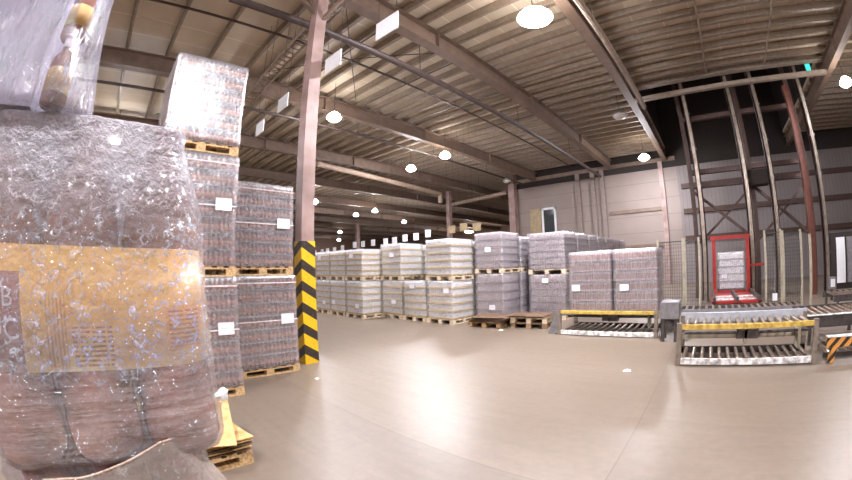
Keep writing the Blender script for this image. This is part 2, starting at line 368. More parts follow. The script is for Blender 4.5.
# ================================================================ THE SETTING
XL, XR, YB, YW, YF, ZR = -72., 15., -9., 27., 62., 9.28
VX0, VX1, VY0 = -2.2, 6.8, 15.75          # tall bay where the low roof stops
struct('floor', MB().box(XL, YB, -.3, XR, YF, 0), M_floor, 'polished grey-beige concrete floor with slab joints')
struct('ceiling', MB().box(XL, YB, ZR, XR, VY0, ZR+.15).box(XL, VY0, ZR, VX0, YF, ZR+.15).box(VX1, VY0, ZR, XR, YF, ZR+.15), M_roof, 'beige metal roof deck above the purlins')
struct('wall_left', MB().box(XL-.3, YB, 0, XL, YF, ZR), M_hall, 'far dark brown end wall of the hall')
struct('wall_far', MB().box(XL, YF, 0, -14.6, YF+.3, ZR), M_hall, 'distant dark brown wall behind the far stacks')
struct('wall_right', MB().box(XR, YB, 0, XR+.3, YW+.3, ZR), M_hall, 'side wall on the conveyor side of the hall')
struct('wall_front', MB().box(XL, YB-.3, 0, XR, YB, ZR), M_wall, 'wall of the hall behind the camera')
struct('wall_back', MB().box(-14.6, YW, 0, VX0+.6, YW+.3, 7.9), M_wall, 'pale panelled wall behind the stacks and conveyors')
struct('wall_back_clad', MB().box(VX0+.6, YW, 0, XR, YW+.3, 7.9), M_wallR, 'ribbed grey cladding behind the lift rails')
struct('wall_return', MB().box(-14.9, YW, 0, -14.6, YF, ZR), M_hall, 'brown wall returning into the far hall')
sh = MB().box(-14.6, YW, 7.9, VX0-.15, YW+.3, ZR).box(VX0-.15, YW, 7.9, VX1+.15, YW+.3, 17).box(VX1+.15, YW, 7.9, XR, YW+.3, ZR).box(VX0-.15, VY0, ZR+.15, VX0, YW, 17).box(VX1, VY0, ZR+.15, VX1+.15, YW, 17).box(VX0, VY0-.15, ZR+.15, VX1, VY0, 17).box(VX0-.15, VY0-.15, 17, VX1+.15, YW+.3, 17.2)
struct('wall_shaft', sh, M_dark, 'cladding of the tall bay above the lift rails, coloured dark for its unlit void')  # dark colour paints the unlit void and the shaded band above the wall
# trims on the back wall
struct('trim_1', MB().box(-14.6, YW-.14, 8.35, VX0+.6, YW, 8.62), M_steel, 'brown eaves beam along the pale wall')
struct('trim_2', MB().box(-6.9, YW-.1, 5.0, -3.0, YW, 5.25), M_steel, 'brown horizontal rail across the pale wall panel')
struct('trim_3', MB().box(-7.2, YW-.18, 2.55, -3.0, YW, 2.75), M_steel, 'brown lintel over the roller door opening')
dr = thing('door_1', 'pale roller door below the brown lintel behind the conveyor', 'door', (-5.1, YW-.02, 0)); dr['kind'] = 'structure'
part('door_curtain', MB().box(-1.9, -.04, 0, 1.9, .02, 2.55), M_wallR, dr)
for i, x in enumerate((-9.2, -8.0, -7.25, -2.75)):
    struct('wall_pilaster', MB().box(x-.16, YW-.22, 0, x+.16, YW, 8.35), M_pil if i < 3 else M_col,
           ['brown steel pilaster on the pale wall, nearest the window', 'brown steel pilaster on the pale wall, middle of three', 'brown steel pilaster on the pale wall beside the roller door', 'pale steel pilaster on the wall under the bright lamp'][i])
for i, z in enumerate((2.8, 4.6, 6.3)):
    struct('wall_girt', MB().box(VX0+.8, YW-.2, z, XR, YW, z+.32), M_brace, ['lowest', 'middle', 'topmost'][i]+' dark brown girt across the grey cladding behind the rails')
a, b = onY(536, 211, YW-.03), onY(555, 232, YW-.03)
w1 = thing('window_1', 'small dark window with pale frame high on the wall', 'window', ((a.x+b.x)/2+.35, YW-.02, (a.z+b.z)/2)); w1['kind'] = 'structure'
ww, wh = .62, 1.05
part('window_pane', MB().box(-ww+.15, -.03, -wh+.15, ww-.15, 0, wh-.15), M_glass, w1)
part('window_frame', MB().box(-ww, -.08, -wh, -ww+.16, 0, wh).box(ww-.16, -.08, -wh, ww, 0, wh).box(-ww, -.08, wh-.16, ww, 0, wh).box(-ww, -.08, -wh, ww, 0, -wh+.16), M_white, w1)
part('window_shutter', MB().box(-ww-1.05, -.06, -wh, -ww-.05, 0, wh), M_cream, w1)
# roof steel
pur = MB().box(XL, -.03, 0, XR, .03, .24).box(XL, -.03, 0, XR, .1, .02)
pm = pur.mesh('roof_purlin', M_purlin); pur2 = MB().box(XL, -.03, 0, VX0, .03, .24).box(XL, -.03, 0, VX0, .1, .02); pm2 = pur2.mesh('roof_purlin', M_purlin)
pm3 = MB().box(VX1, -.03, 0, XR, .03, .24).box(VX1, -.03, 0, XR, .1, .02).mesh('roof_purlin', M_purlin)
y = .75-1.55*6
while y < YF-1:
    for me in ((pm,) if y < VY0 else (pm2, pm3)):
        if me is pm3 and y > YW: continue
        o = link('roof_purlin', me, None, (0, y, 9.02)); o['kind'] = 'structure'; o['label'] = 'galvanised purlin running across under the roof deck'; o['category'] = 'building'; o['group'] = 'roof purlins'
    y += 1.55 if y < 3 else .8
GX = [-69.5+6.3*k for k in range(11)] + [VX0-.15, VX1+.15]
for i, x in enumerate(GX):
    g = MB().ibeam((x, YB, 8.69), (x, YF if x < -14.7 else YW, 8.69), .34, .64, .03)
    for k in range(9):
        yy = 1.5+6.2*k
        if yy < YW or x < -14.7: g.box(x-.16, yy-.012, 8.39, x+.16, yy+.012, 8.99)
    o = struct('roof_girder', g, M_steel, 'deep brown steel roof girder along the hall', 'roof girders')
eb = MB().ibeam((VX0, VY0-.1, 9.08), (VX1, VY0-.1, 9.08), .3, .34, .03)
struct('roof_edge_beam', eb, M_purlin, 'beige edge beam where the low roof stops before the dark bay')
struct('lift_header_beam', MB().box(VX0, VY0-.2, 8.33, VX1, VY0+.02, 8.5), M_purlin, 'beige header beam under the roof edge in front of the dark bay')
for x in (-9.6, 1.2, 3.9):
    b_ = MB(); 
    b_.bar((x, YB, 8.99), (x, (YW if x < -2 else VY0-.3), 8.99), .07, .05)
    struct('purlin_bridging', b_, M_pipe if x < 0 else M_purlin, 'thin bridging angle crossing under the purlins', 'bridging angles under the roof')
# columns
cx1, cy0, cw = -6.22, 3.34, .27
CH = 8.36
cb = MB().box(cx1-cw, cy0, 0, cx1, cy0+cw, CH).box(cx1-cw-.12, cy0-.1, CH-.1, cx1+.12, cy0+cw+.1, CH)
struct('column', cb, M_col, 'brown-pink square steel column beside the near stacks, chevron guard at its foot')
gd = MB().box(cx1-cw-.014, cy0-.014, 0.0, cx1+.014, cy0+cw+.014, 2.32)
one('column_guard', gd, chevron_mat('chevron_paint', cx1, cy0, .62, .40, ph=.21), 'yellow and black chevron guard around the foot of the square column', 'column guard')
for (x, y_, s) in ((-20.2, 24.9, .34), (-44.2, 33, .5), (-14.75, YW-.5, .55)):
    struct('column', MB().box(x-s/2, y_-s/2, 0, x+s/2, y_+s/2, 8.27), M_col, 'square steel column standing far behind the stacks' if x < -16 else 'square steel column at the corner of the pale wall')
# haunch struts at the top of the near column
st = MB().bar((cx1-.13, cy0+.13, 7.2), (cx1+.9, cy0+.6, 8.2), .08, .08).bar((cx1-.13, cy0+.13, 7.2), (cx1-.62, cy0+.1, 8.3), .08, .08).bar((cx1-.13, cy0+.1, 7.45), (cx1-.13, cy0-1.2, 8.25), .08, .08)
struct('column_brace', st, M_steel, 'brown knee braces spreading from the head of the near column')

# ================================================================ services under the roof
def pipe(label, pts, r, mat, name='pipe'):
    mb = MB()
    for p, q in zip(pts, pts[1:]): mb.tube(p, q, r, 10)
    L_ = sum((Vector(q)-Vector(p)).length for p, q in zip(pts, pts[1:]))
    p, q = Vector(pts[0]), Vector(pts[1]); n = max(2, int((q-p).length/5))
    for k in range(1, n):
        c = p.lerp(q, k/n); mb.tube(c, (c.x, c.y, 9.1), .012, 5)
    return one(name, mb, mat, label, 'pipe', smooth=False)
pipe('thick dark pipe running from the near column along the hall', [(-7.2, 1.5, 7.8), (-7.2, 26.4, 7.8)], .1, M_pipe)
pipe('dark pipe high on the left behind the near stacks', [(-13.4, -6, 8.0), (-13.4, 26.0, 8.0)], .06, M_pipe)
p0 = onY(446, 206, 26.4); p1 = onY(507, 192.5, 26.4)
pipe('tan pipe sloping from the far column to the wall corner', [p0, p1], .16, M_pipeL)
e0, e1, e2 = onZ(317, 164, 7.8), onZ(440, 194, 7.7), onY(443, 206, 24.3)
pipe('tan duct bending down at the far column', [(e0.x, e0.y, 7.8), (e1.x, e1.y, 7.7), (e1.x, e1.y, e2.z)], .17, M_pipeL, 'duct')
pipe('grey duct running beside the girder towards the bright lamp', [(-1.85, -4, 8.05), (-1.85, 15.6, 8.05)], .11, M_purlin, 'duct')
for i, yy in enumerate((6.1, 9.2, 12.3, 15.4)):
    pipe(ORD[i]+' thin sprinkler pipe crossing under the purlins, counted from the near column', [(-12.3, yy, 8.75), (-6.5, yy, 8.75)], .022, M_pipe, 'sprinkler_pipe')
tr = MB()
ta, tb = Vector((-13.2, 4.32, 8.05)), Vector((-6.4, 3.95, 8.05))
tr.bar(ta+Vector((0, -.2, 0)), tb+Vector((0, -.2, 0)), .04, .1).bar(ta+Vector((0, .2, 0)), tb+Vector((0, .2, 0)), .04, .1)
for k in range(1, 26):
    c = ta.lerp(tb, k/26); tr.bar(c+Vector((0, -.2, 0)), c+Vector((0, .2, 0)), .03, .03)
for k in (3, 9, 15, 21, 25):
    c = ta.lerp(tb, k/26); tr.tube(c+Vector((0, .2, 0)), c+Vector((0, .2, .97)), .012, 5)
one('cable_tray', tr, M_purlin, 'ladder cable tray running under the roof to the near column', 'cable tray')
for i, (xa, ya, xb, yb) in enumerate(((-18.2, 1.2, -13, 5.4), (-18.2, 5.4, -13, 1.2), (-12, 4.6, -7, 8.8), (-12, 8.8, -7, 4.6))):
    one('brace_rod', MB().tube((xa, ya, 8.98-.04*(i % 2)), (xb, yb, 8.98-.04*(i % 2)), .015, 6), M_pipe, ['roof cross-brace rod above the top left stack, leaning towards the column', 'roof cross-brace rod above the top left stack, leaning away from the column', 'roof cross-brace rod behind the near column, leaning along the pipe', 'roof cross-brace rod behind the near column, crossing the pipe'][i], 'brace rod')

# high-bay lamps
def lamp_meshes(r):
    h = MB().lathe([(r*.2, .26), (r*.3, .25), (r*.5, .2), (r*.8, .12), (r, .0), (r*.97, .0), (r*.57, .08), (r*.1, .09)][::-1], 24)
    l_ = MB().lathe([(r*.1, -.15), (r*.4, -.135), (r*.7, -.09), (r*.88, -.03), (r*.93, .012), (r*.93, .03), (r*.1, .03)], 24)
    return (h.mesh('housing', LAMP_BODY, True), h.mesh('housing', M_lamp, True)), l_.mesh('lens', LAMP_ON, True), l_.mesh('lens', LAMP_OFF, True)
LM = lamp_meshes(.3)
def lamp(x, y, z, label, on=True, rz=None, s=1.):
    t = thing('high_bay_lamp', label, 'lamp', (x, y, z), 0, 'high bay lamps'); t.scale = (s, s, 1)
    link('housing', LM[0][0 if on else 1], t); link('lens', LM[1] if on else LM[2], t)
    part('suspension_rod', MB().tube((0, 0, .25), (0, 0, 9.27-z), .012, 6), M_pipe, t)
    return t
def lpx(px, py, z, label, on=True, s=1.):
    p = onZ(px, py, z); return lamp(p.x, p.y, z, label, on, s=s)
lpx(535, 18, 7.7, 'brightest lit round lamp, hanging over the middle of the aisle', s=1.5)
lpx(334, 118, 7.7, 'lit round lamp just beside the near column')
lpx(445, 156, 7.7, 'lit round lamp straight above the tall double stack row')
lpx(411, 169, 7.7, 'lit round lamp left of and below the one above the stack row')
lpx(375, 211, 7.7, 'lit lamp over the far left stacks, larger of a close pair')
lpx(356, 215, 7.7, 'lit lamp over the far left stacks, smaller of a close pair')
lpx(404, 222, 7.7, 'lit lamp low over the far stacks, alone before the dark signs')
lpx(315, 202, 7.7, 'lit lamp half hidden at the edge of the near column')
lpx(644, 158, 7.7, 'lit lamp with bright glow near the pale wall and the guide rails', s=1.2)
lpx(846, 83, 7.5, 'lit lamp at the far right under the dark roof')
lpx(620, 116, 8.2, 'unlit lamp under the roof in the middle bay', False, s=1.2)
lpx(507, 181, 7.7, 'unlit small lamp high before the corner of the pale wall', False)
lpx(469, 232, 7.7, 'lit wide lamp low behind the tall wrapped stack', s=2.4)
lpx(339, 240, 7.7, 'lit lamp far down the hall just right of the near column', s=1.2)
lpx(340, 232, 7.7, 'small lit lamp far down the hall, above the farther one')
# lamps out of sight; last three added to brighten pack and stack faces
for i, (x, y_) in enumerate(((-3.0, -2.6), (3.2, 1.6), (2.6, -4.8), (-19., -.6), (-26.5, .6))):
    lamp(x, y_, 7.7, ['lit lamp over the near bottle packs, above the frame', 'lit lamp behind the camera, in front of the near stacks', 'added lamp farthest behind the camera, brightening the near pack', 'added unseen lamp behind the near stacks, closer one', 'added unseen lamp behind the near stacks, farther one'][i], s=1.2 if i == 2 else 1.)

# hanging row signs
sm = MB().box(-.4, -.012, -.27, .4, .012, .27).mesh('board', M_white)
sm3 = MB().box(-.36, -.012, -.3, .36, .012, .3).mesh('board', M_cream)  # beige board: dimness of the three right signs put into the colour
sm2 = MB().box(-.36, -.012, -.36, .36, .012, .36).mesh('board', M_white)
def sign(p, label, s=1., sm=sm):
    t = thing('hanging_sign', label, 'sign', p, 0, 'blank white row signs'); t.scale = (s, 1, s)
    link('board', sm, t)
    part('hanger', MB().tube((-.33, 0, .27), (-.33, 0, (9.0-p[2])/s), .006, 5).tube((.33, 0, .27), (.33, 0, (9.0-p[2])/s), .006, 5), M_pipe, t)
for (px, py, l_) in ((387, 26, 'large white sign hanging in front of the deep girder'), (333, 62, 'white sign hanging just beside the near column'), (283, 103, 'white sign between the top stack and the near column'), (260, 128, 'white sign hanging just past the edge of the top stack')):
    sign(onZ(px, py, 6.0 if px > 270 else 5.5), l_, .72 if px > 270 else .66)
fs = [(315, 253), (322, 252), (327.6, 251), (334.6, 250), (342.5, 248), (354.7, 245), (363, 244), (373, 242.7), (385.6, 241.5), (394.6, 240.6), (405, 238), (416, 236.6), (428, 233.5), (451.7, 229.5), (463.6, 227), (476.8, 226.7)]
for i, (px, py) in enumerate(fs):
    p = onY(px, py, (16.1 if i == 9 else 17.0) if i < 13 else 14.2)
    sign(p, f'small white row sign over the far stacks, {ORD[i]} from the near column' if i < 13 else f'small row sign, shade painted beige, beside the tall silvery stack, {ORD[i-13]} of three', .62, sm2 if i < 13 else sm3)

# ================================================================ pallets and wrapped loads
def pallet_mb(w, d, h=.144):
    mb = MB(); n = 7
    for k in range(n):
        y0 = -d/2 + k*(d-.1)/(n-1); mb.box(-w/2, y0, h-.022, w/2, y0+.1, h)
    for x in (-w/2, -.07, w/2-.14):
        mb.box(x, -d/2, h-.044, x+.14, d/2, h-.022)
        for y0 in (-d/2, -.07, d/2-.14): mb.box(x, y0, .022, x+.14, y0+.14, h-.044)
        mb.box(x, -d/2, 0, x+.14, d/2, .022)
    return mb
PAL = {}
def pallet(x, y, z, w, d, label, mat=None, rz=0.):
    key = (round(w, 2), round(d, 2), (mat or M_wood).name)
    if key not in PAL: PAL[key] = pallet_mb(w, d).mesh('pallet', mat or M_wood)
    return tag(link('pallet', PAL[key], None, (x, y, z), rz), label, 'pallet', 'wooden pallets')

def layer_mesh(w, d, h, n_w, n_d, mats):
    """one layer of bottles standing shoulder to shoulder: scalloped outline, shoulders and necks."""
    rings = []
    def outline(inset, deep):
        pts = []
        for side, (L_, n) in enumerate(((w, n_w), (d, n_d), (w, n_w), (d, n_d))):
            for k in range(n):
                for f in (0., .25, .5, .75):
                    t = (k+f)/n; s = deep*(1-abs(math.sin(math.pi*f))**.5)
                    e = -s-inset
                    if side == 0: pts.append((-w/2+t*w, -d/2-e, 0))
                    elif side == 1: pts.append((w/2+e, -d/2+t*d, 0))
                    elif side == 2: pts.append((w/2-t*w, d/2+e, 0))
                    else: pts.append((-w/2-e, d/2-t*d, 0))
        return pts
    bw = w/n_w
    spec = [(.0, .0, bw*.4), (h*.1, 0, bw*.4), (h*.62, 0, bw*.42), (h*.76, bw*.12, bw*.5), (h*.86, bw*.28, bw*.6), (h*.98, bw*.3, bw*.6)]
    mb = MB()
    rr = [[(p[0], p[1], z) for p in outline(i, dp)] for z, i, dp in spec]
    mb.loft(rr)
    n = len(rr[0])
    mb.mi = [0]*len(mb.f)
    for j in range(len(spec)-1):
        for i in range(n): mb.mi[j*n+i] = 1 if j == 1 else 0 if j < 4 else 2
    return mb.mesh('bottle_layer', mats)
def film_mesh(w, d, h, mat, rnd, amp=.012):
    mb = MB(); mb.smooth = True
    nz = max(10, int(h/.07)); per = []
    nw, nd = 22, 24
    c = .03
    for k in range(nw): per.append((-w/2+c+(w-2*c)*k/(nw-1), -d/2))
    for k in range(nd): per.append((w/2, -d/2+c+(d-2*c)*k/(nd-1)))
    for k in range(nw): per.append((w/2-c-(w-2*c)*k/(nw-1), d/2))
    for k in range(nd): per.append((-w/2, d/2-c-(d-2*c)*k/(nd-1)))
    rings = []
    for j in range(nz+1):
        z = h*j/nz; r = []
        for (x, y_) in per:
            nv = noise.fractal(Vector((x*3+rnd, y_*3, z*6)), .8, 2., 3)
            k = 1+amp*nv*2/max(w, .5) - (.004 if j == nz else 0)
            r.append((x*k, y_*k, z if j < nz else h+.006*noise.noise(Vector((x*4, y_*4, rnd)))))
        rings.append(r)
    mb.loft(rings); return mb.mesh('stretch_film', mat)

LAY, FLM, TRY = {}, {}, {}
LABM = MB().box(-.11, -.004, -.075, .11, 0, .075).mesh('paper_label', M_paper)
def wrapped_load(x, y, z, w, d, h, n, style, label, lab=None, rz=0., tilt=0.):
    """n layers of bottles on tray boards inside stretch film; z is the top of the pallet."""
    mats, traym, fm, nb, tz = STY[style]
    t = thing('wrapped_load', label, 'wrapped load', (x, y, z), rz, 'wrapped bottle loads')
    lh = h/n
    k = (style, w, d, round(lh, 3))
    if k not in LAY:
        LAY[k] = layer_mesh(w-.06, d-.06, lh-tz, nb, round(nb*d/w), mats)
        TRY[k] = MB().box(-w/2, -d/2, 0, w/2, d/2, tz).mesh('tray', traym)
    for i in range(n):
        j = .006*random.uniform(-1, 1)
        link('tray', TRY[k], t, (j, j, i*lh)); link('bottle_layer', LAY[k], t, (j, j, i*lh+tz))
    fk = (style, w, d, round(h, 3), random.randint(0, 1))
    if fk not in FLM: FLM[fk] = film_mesh(w+.032, d+.032, h+.006, fm, fk[-1]*7.3, .005)
    link('stretch_film', FLM[fk], t)
    if lab:
        for (f, u, v) in lab:
            o = link('paper_label', LABM, t, (u, -d/2-.03, v) if f == 'y' else (w/2+.03, u, v), 0 if f == 'y' else R(90))
            o['label'] = 'white printed paper label'
    if tilt: t.rotation_euler.y = tilt
    return t
STY = {'yellow': ([M_pale, M_pale, M_bright], M_trayY, F_far, 13, .045), 'purple': ([M_purple, M_purple, M_bright], M_tray, F_pur, 14, .03),
       'tall': ([M_purple, M_mut, M_bright], M_tray, F_pur, 16, .015),
       'silver': ([M_pale, M_pale, M_bright], M_tray, F_far, 13, .03)}

def stack(x, y, w, d, tiers, tierh, nl, style, where, labs=None, pm=None, names=('lower', 'upper'), rz=0.):
    z = 0
    for ti in tiers:
        th = tierh[ti]
        z = sum(tierh[:ti])
        nm = names[ti]
        pallet(x, y, z, w, d, f'pallet under the {nm} load {where}', pm or M_woodpale, rz)
        wrapped_load(x, y, z+.144, w-.02, d-.02, th-.144-.02, nl[ti], style, f'{nm} wrapped load {where}', (labs or {}).get(ti), rz)

# row beside the near column, front faces at y = 8.05
for k in range(4):
    x = -11.06-1.13*k
    stack(x, 8.62, 1.06, 1.14, (0, 1), (1.36, 1.14), (5, 5), 'yellow', f'in the row beside the column, {ORD[3-k]} from it', {0: [('y', .2, .3)], 1: [('y', -.1, .75)]} if k % 2 == 0 else {0: [('y', -.2, .35)]})
# middle row, front faces at y = 8.85
stack(-9.95, 9.45, 1.08, 1.16, (0, 1), (1.36, 1.3), (5, 5), 'yellow', 'at the left end of the middle row', {0: [('y', .15, .45)], 1: [('y', .1, .75)]})
stack(-8.82, 9.45, 1.08, 1.16, (0,), (1.36,), (5,), 'yellow', 'in the middle row with nothing standing on it', {0: [('y', -.05, 1.02)]}, names=('single',))
stack(-7.69, 9.45, 1.08, 1.16, (0, 1), (1.36, 1.31), (5, 5), 'yellow', 'at the right end of the middle row', {0: [('y', .3, .9)]})
for i, x in enumerate((-9.97, -8.83, -7.69)):
    stack(x, 10.75, 1.08, 1.16, (0, 1), (1.36, 1.27), (5, 5), 'yellow', f'{ORD[i]} in the rank behind the middle row')
# round-shouldered tall stack
stack(-6.5, 10.45, 1.05, 1.1, (0, 1), (1.54, 1.3), (5, 5), 'purple', 'in the taller silvery stack behind the empty pallets', {0: [('y', .12, .32)], 1: [('y', .0, .6)]})
stack(-6.5, 11.67, 1.05, 1.1, (0, 1), (1.54, 1.2), (5, 5), 'purple', 'directly behind the taller silvery stack')
stack(-6.7, 13.2, 1.05, 1.1, (0, 1), (1.54, 1.3), (5, 5), 'purple', 'in the gap right of the taller silvery stack')
# long block behind the conveyor
for k in range(7):
    stack(-4.98, 11.55+1.3*k, 1.3, 1.2, (0, 1), (1.45, 1.33), (6, 6), 'purple', f'in the grey block behind the conveyor, {ORD[k]} from its front', {0: [('y', -.05, 1.1)]} if k == 0 else None)

# empty pallets with boards
PW = [(-6.1, 9.35, 0, 'empty pallet on the floor under fibreboard sheets, left of the pair', M_wood), (-4.86, 9.7, 0, 'dark worn pallet at the bottom of the empty pallet pair', M_woodold), (-4.86, 9.7, .146, 'pale pallet on top of the dark worn pallet', M_woodpale)]
for x, y_, z, l_, m_ in PW: pallet(x, y_, z, 1.08, .85, l_, m_, R(8 if x > -5 else 5))
def sheet(cx, cy, z, w, d, rz, mat, label, warp=.02, seed=0, th=.006, lift=None):
    mb = MB(); n = 14; vs = []; fs = []
    for layer in (0, 1):
        for j in range(n+1):
            for i in range(n+1):
                x, y_ = (i/n-.5)*w, (j/n-.5)*d
                zz = warp*(.5+.5*noise.noise(Vector((x*2+seed, y_*2, seed)))) + (lift(x/w, y_/d) if lift else 0)
                vs.append((x, y_, zz+layer*th))
    m_ = (n+1)*(n+1)
    for j in range(n):
        for i in range(n):
            a = j*(n+1)+i; fs += [(a, a+n+1, a+n+2, a+1), (m_+a, m_+a+1, m_+a+n+2, m_+a+n+1)]
    for i in range(n):
        for a, b in ((i, i+1), (n*(n+1)+i+1, n*(n+1)+i), ((i+1)*(n+1), i*(n+1)), (i*(n+1)+n, (i+1)*(n+1)+n)): fs.append((a, b, b+m_, a+m_))
    mb.add(vs, fs)
    return one('board_sheet', mb, mat, label, 'board sheet', (cx, cy, z), rz, 'loose board sheets')
for i in range(5):
    sheet(-6.06+.03*i, 9.33, .146+.034*i, 1.12, .95, R(5+2*i), M_carddk, f'fibreboard sheet on the left empty pallet, {ORD[i]} from the bottom', .025, i)
sheet(-4.9, 9.7, .292, 1.2, .95, R(11), M_carddk, 'dark fibreboard sheet lying on the empty pallet pair, lower of two', .02, 9)
sheet(-4.95, 9.68, .325, 1.15, .9, R(4), M_carddk, 'dark fibreboard sheet lying on the empty pallet pair, upper of two', .025, 10)

# ---------------------------------------------------------------- near stacks: individual bottles in film
def beer_bottle_mb(n=10):
    mb = MB(); mb.smooth = True
    r = .034
    mb.lathe([(r*.85, 0), (r, .006), (r, .045)], n); mb.cur = 1
    mb.lathe([(r*1.01, .045), (r*1.01, .105)], n); mb.cur = 0
    mb.lathe([(r, .105), (r*.9, .125), (r*.5, .15), (r*.42, .172)], n); mb.cur = 2
    mb.lathe([(r*.48, .172), (r*.48, .185)], n)
    return mb
BOT = beer_bottle_mb(12).mesh('beer_bottle', [M_bot, M_bottag, M_botcap])
lite = beer_bottle_mb(7)
NEAR = [  # x front, y centre, w(y), d(x), z0, tier height, label words
    (-5.15, 1.12, 1.16, 1.0, 0, 1.70, 'bottom load of the three-tier stack'),
    (-5.15, 1.10, 1.16, 1.0, 1.70, 1.70, 'middle load of the three-tier stack'),
    (-5.15, 1.08, 1.16, 1.0, 3.40, 1.46, 'topmost load of the three-tier stack'),
    (-5.90, 2.46, 1.16, 1.0, 0, 1.70, 'bottom load beside the striped column'),
    (-5.90, 2.42, 1.14, 1.0, 1.70, 1.54, 'upper load beside the striped column')]
cand = []
for li, (xf, yc, w, d, z0, th, lab) in enumerate(NEAR):
    xc = xf-d/2
    pallet(xc, yc, z0, d, w, 'pallet under the '+lab, None, 0)
    t = thing('wrapped_load', 'film-wrapped '+lab, 'wrapped load', (xc, yc, z0+.144), 0, 'near wrapped bottle loads')
    H_ = th-.144-.02; nl = 7 if li != 2 else 6; lh = H_/nl
    trm = MB().box(-d/2+.012, -w/2+.012, 0, d/2-.012, w/2-.012, .012).mesh('tray', M_tray)
    for k in range(nl): link('tray', trm, t, (0, 0, k*lh))
    link('stretch_film', film_mesh(d+.02, w+.02, H_+.012, F_mid, li*3.1, .008), t)
    zl = H_*(.55 if li in (0, 1) else .53)
    if li in (0, 1): ly = w/2-.20
    elif li == 2: ly = None
    else: ly = w/2-.2
    if ly is not None:
        o = link('paper_label', MB().box(0, -.12, -.085, .004, .12, .085).mesh('paper_label', M_paper), t, (d/2+.025, ly, zl)); o['label'] = 'white printed paper label'
        for zz in (zl-.02, H_*.93):
            sp = MB().box(d/2+.018, -w/2, zz-.008, d/2+.021, w/2, zz+.008)
            part('strap', sp, M_strap, t)
    n_w, n_d = 15, 13
    for k in range(nl):
        z = z0+.144+k*lh+.013
        sc = (lh-.016)/.186
        for i in range(n_w):
            for j in range(n_d):
                if not (j < 2 or i in (0, 1, n_w-1)): continue
                x = xf-.05-j*(d-.1)/(n_d-1); y_ = yc-w/2+.05+i*(w-.1)/(n_w-1)
                p = Vector((x, y_, z))
                vis = (j == 0) or (i == 0)
                if vis:
                    px, py = pix(p+Vector((0, 0, .1)))
                    edge = 180 if py < 160 else 205 if py < 250 else 215
                    vis = (px > edge-4 or py < 125) and py > 0
                    if li >= 3 and pix((xf, y_, z))[0] < pix((-5.15, 1.69, z))[0]-2: vis = False
                    if j > 0 and li != 2: vis = False
                    if j > 5: vis = False
                cand.append((vis, (p-EYE).length, p, sc, lab))
vis = sorted([c for c in cand if c[0]], key=lambda c: c[1])[:300]
ids = set(id(c) for c in vis)
for c in vis:
    o = link('beer_bottle', BOT, None, c[2], random.uniform(0, 6), (1, 1, c[3]))
    tag(o, 'brown red-labelled bottle under film in the '+c[4], 'bottle', 'brown bottles in the '+c[4])
rest = MB(); rest.smooth = True
for c in cand:
    if id(c) in ids: continue
    o = len(rest.v); rest.v += [(c[2].x+v[0], c[2].y+v[1], c[2].z+v[2]*c[3]) for v in lite.v]
    rest.f += [tuple(i+o for i in f) for f in lite.f]; rest.mi += lite.mi
one('beer_bottles', rest, [M_bot, M_bottag, M_botcap], 'remaining brown bottles packed deeper inside the near wrapped loads', 'bottles', kind='stuff')

# ---------------------------------------------------------------- low pallet with board sheets in the near corner
pallet(-3.62, .47, 0, .98, 1.06, 'low pallet with board sheets in the near left corner', None, R(4))
for i in range(5):
    sheet(-3.60+.012*i, .48, .146+.029*i, .95, 1.04, R(3+1.5*i), M_carddk if i in (0, 2) else M_card, f'brown board sheet on the near low pallet, {ORD[i]} from the bottom', .02, 20+i)
sheet(-3.60, .42, .30, .98, 1.12, R(-14), M_card, 'yellowish top board sheet tilted on the near low pallet', .015, 31, lift=lambda u, v: .16*(.5-u))

# ================================================================ the near packs of plastic bottles
def pet_mb():
    mb = MB(); mb.smooth = True
    mb.lathe([(.030, .004), (.040, 0), (.0455, .012), (.0455, .05), (.044, .056), (.0455, .062), (.0455, .1), (.0448, .104), (.0448, .226), (.0455, .23), (.0455, .242), (.042, .268), (.033, .292), (.020, .312), (.0145, .32), (.0138, .336), (.0138, .340)], 32)
    return mb
PET = pet_mb().mesh('bottle_body', M_pet)
cm = MB(); cm.lathe([(.0155, .332), (.0155, .352), (.0145, .356), (.008, .3565)], 24); CAP = cm.mesh('cap', M_cap)
def pet(x, y, z, rz, label):
    t = thing('plastic_bottle', label, 'bottle', (x, y, z), rz, 'brown plastic bottles in the near packs')
    t.rotation_euler = (Matrix.Rotation(LEAN, 3, 'X') @ Matrix.Rotation(rz, 3, 'Z')).to_euler()
    link('bottle_body', PET, t); c = link('cap', CAP, t); c['label'] = 'maroon screw cap'
    return t
def sleeve(z0, label, dx=0., lo=.103, hi=.222):
    """printed paper band wrapped round the six bottles inside the film."""
    cxp, cyp = -.498+dx, -.034; hx, hy, r = .0948, .1428, .0468; ring = []
    for (sx, sy, a0) in ((1, 1, 0), (-1, 1, 90), (-1, -1, 180), (1, -1, 270)):
        for k in range(13):
            a = R(a0+90*k/12); ring.append((sx*(hx-r)+r*math.cos(a), sy*(hy-r)+r*math.sin(a)))
    mb = MB(); mb.smooth = True; n = len(ring)
    for zz in (0, hi-lo): mb.v += [(x, y-LEAN*(lo+zz), zz) for x, y in ring]
    for i in range(n): mb.f.append((i, (i+1) % n, n+(i+1) % n, n+i)); mb.mi.append(0)
    o = one('paper_sleeve', mb, M_label, label, 'label', (cxp, cyp, z0+lo), group='printed paper bands of the near packs')
    m = o.modifiers.new('solid', 'SOLIDIFY'); m.thickness = .0004
    return o
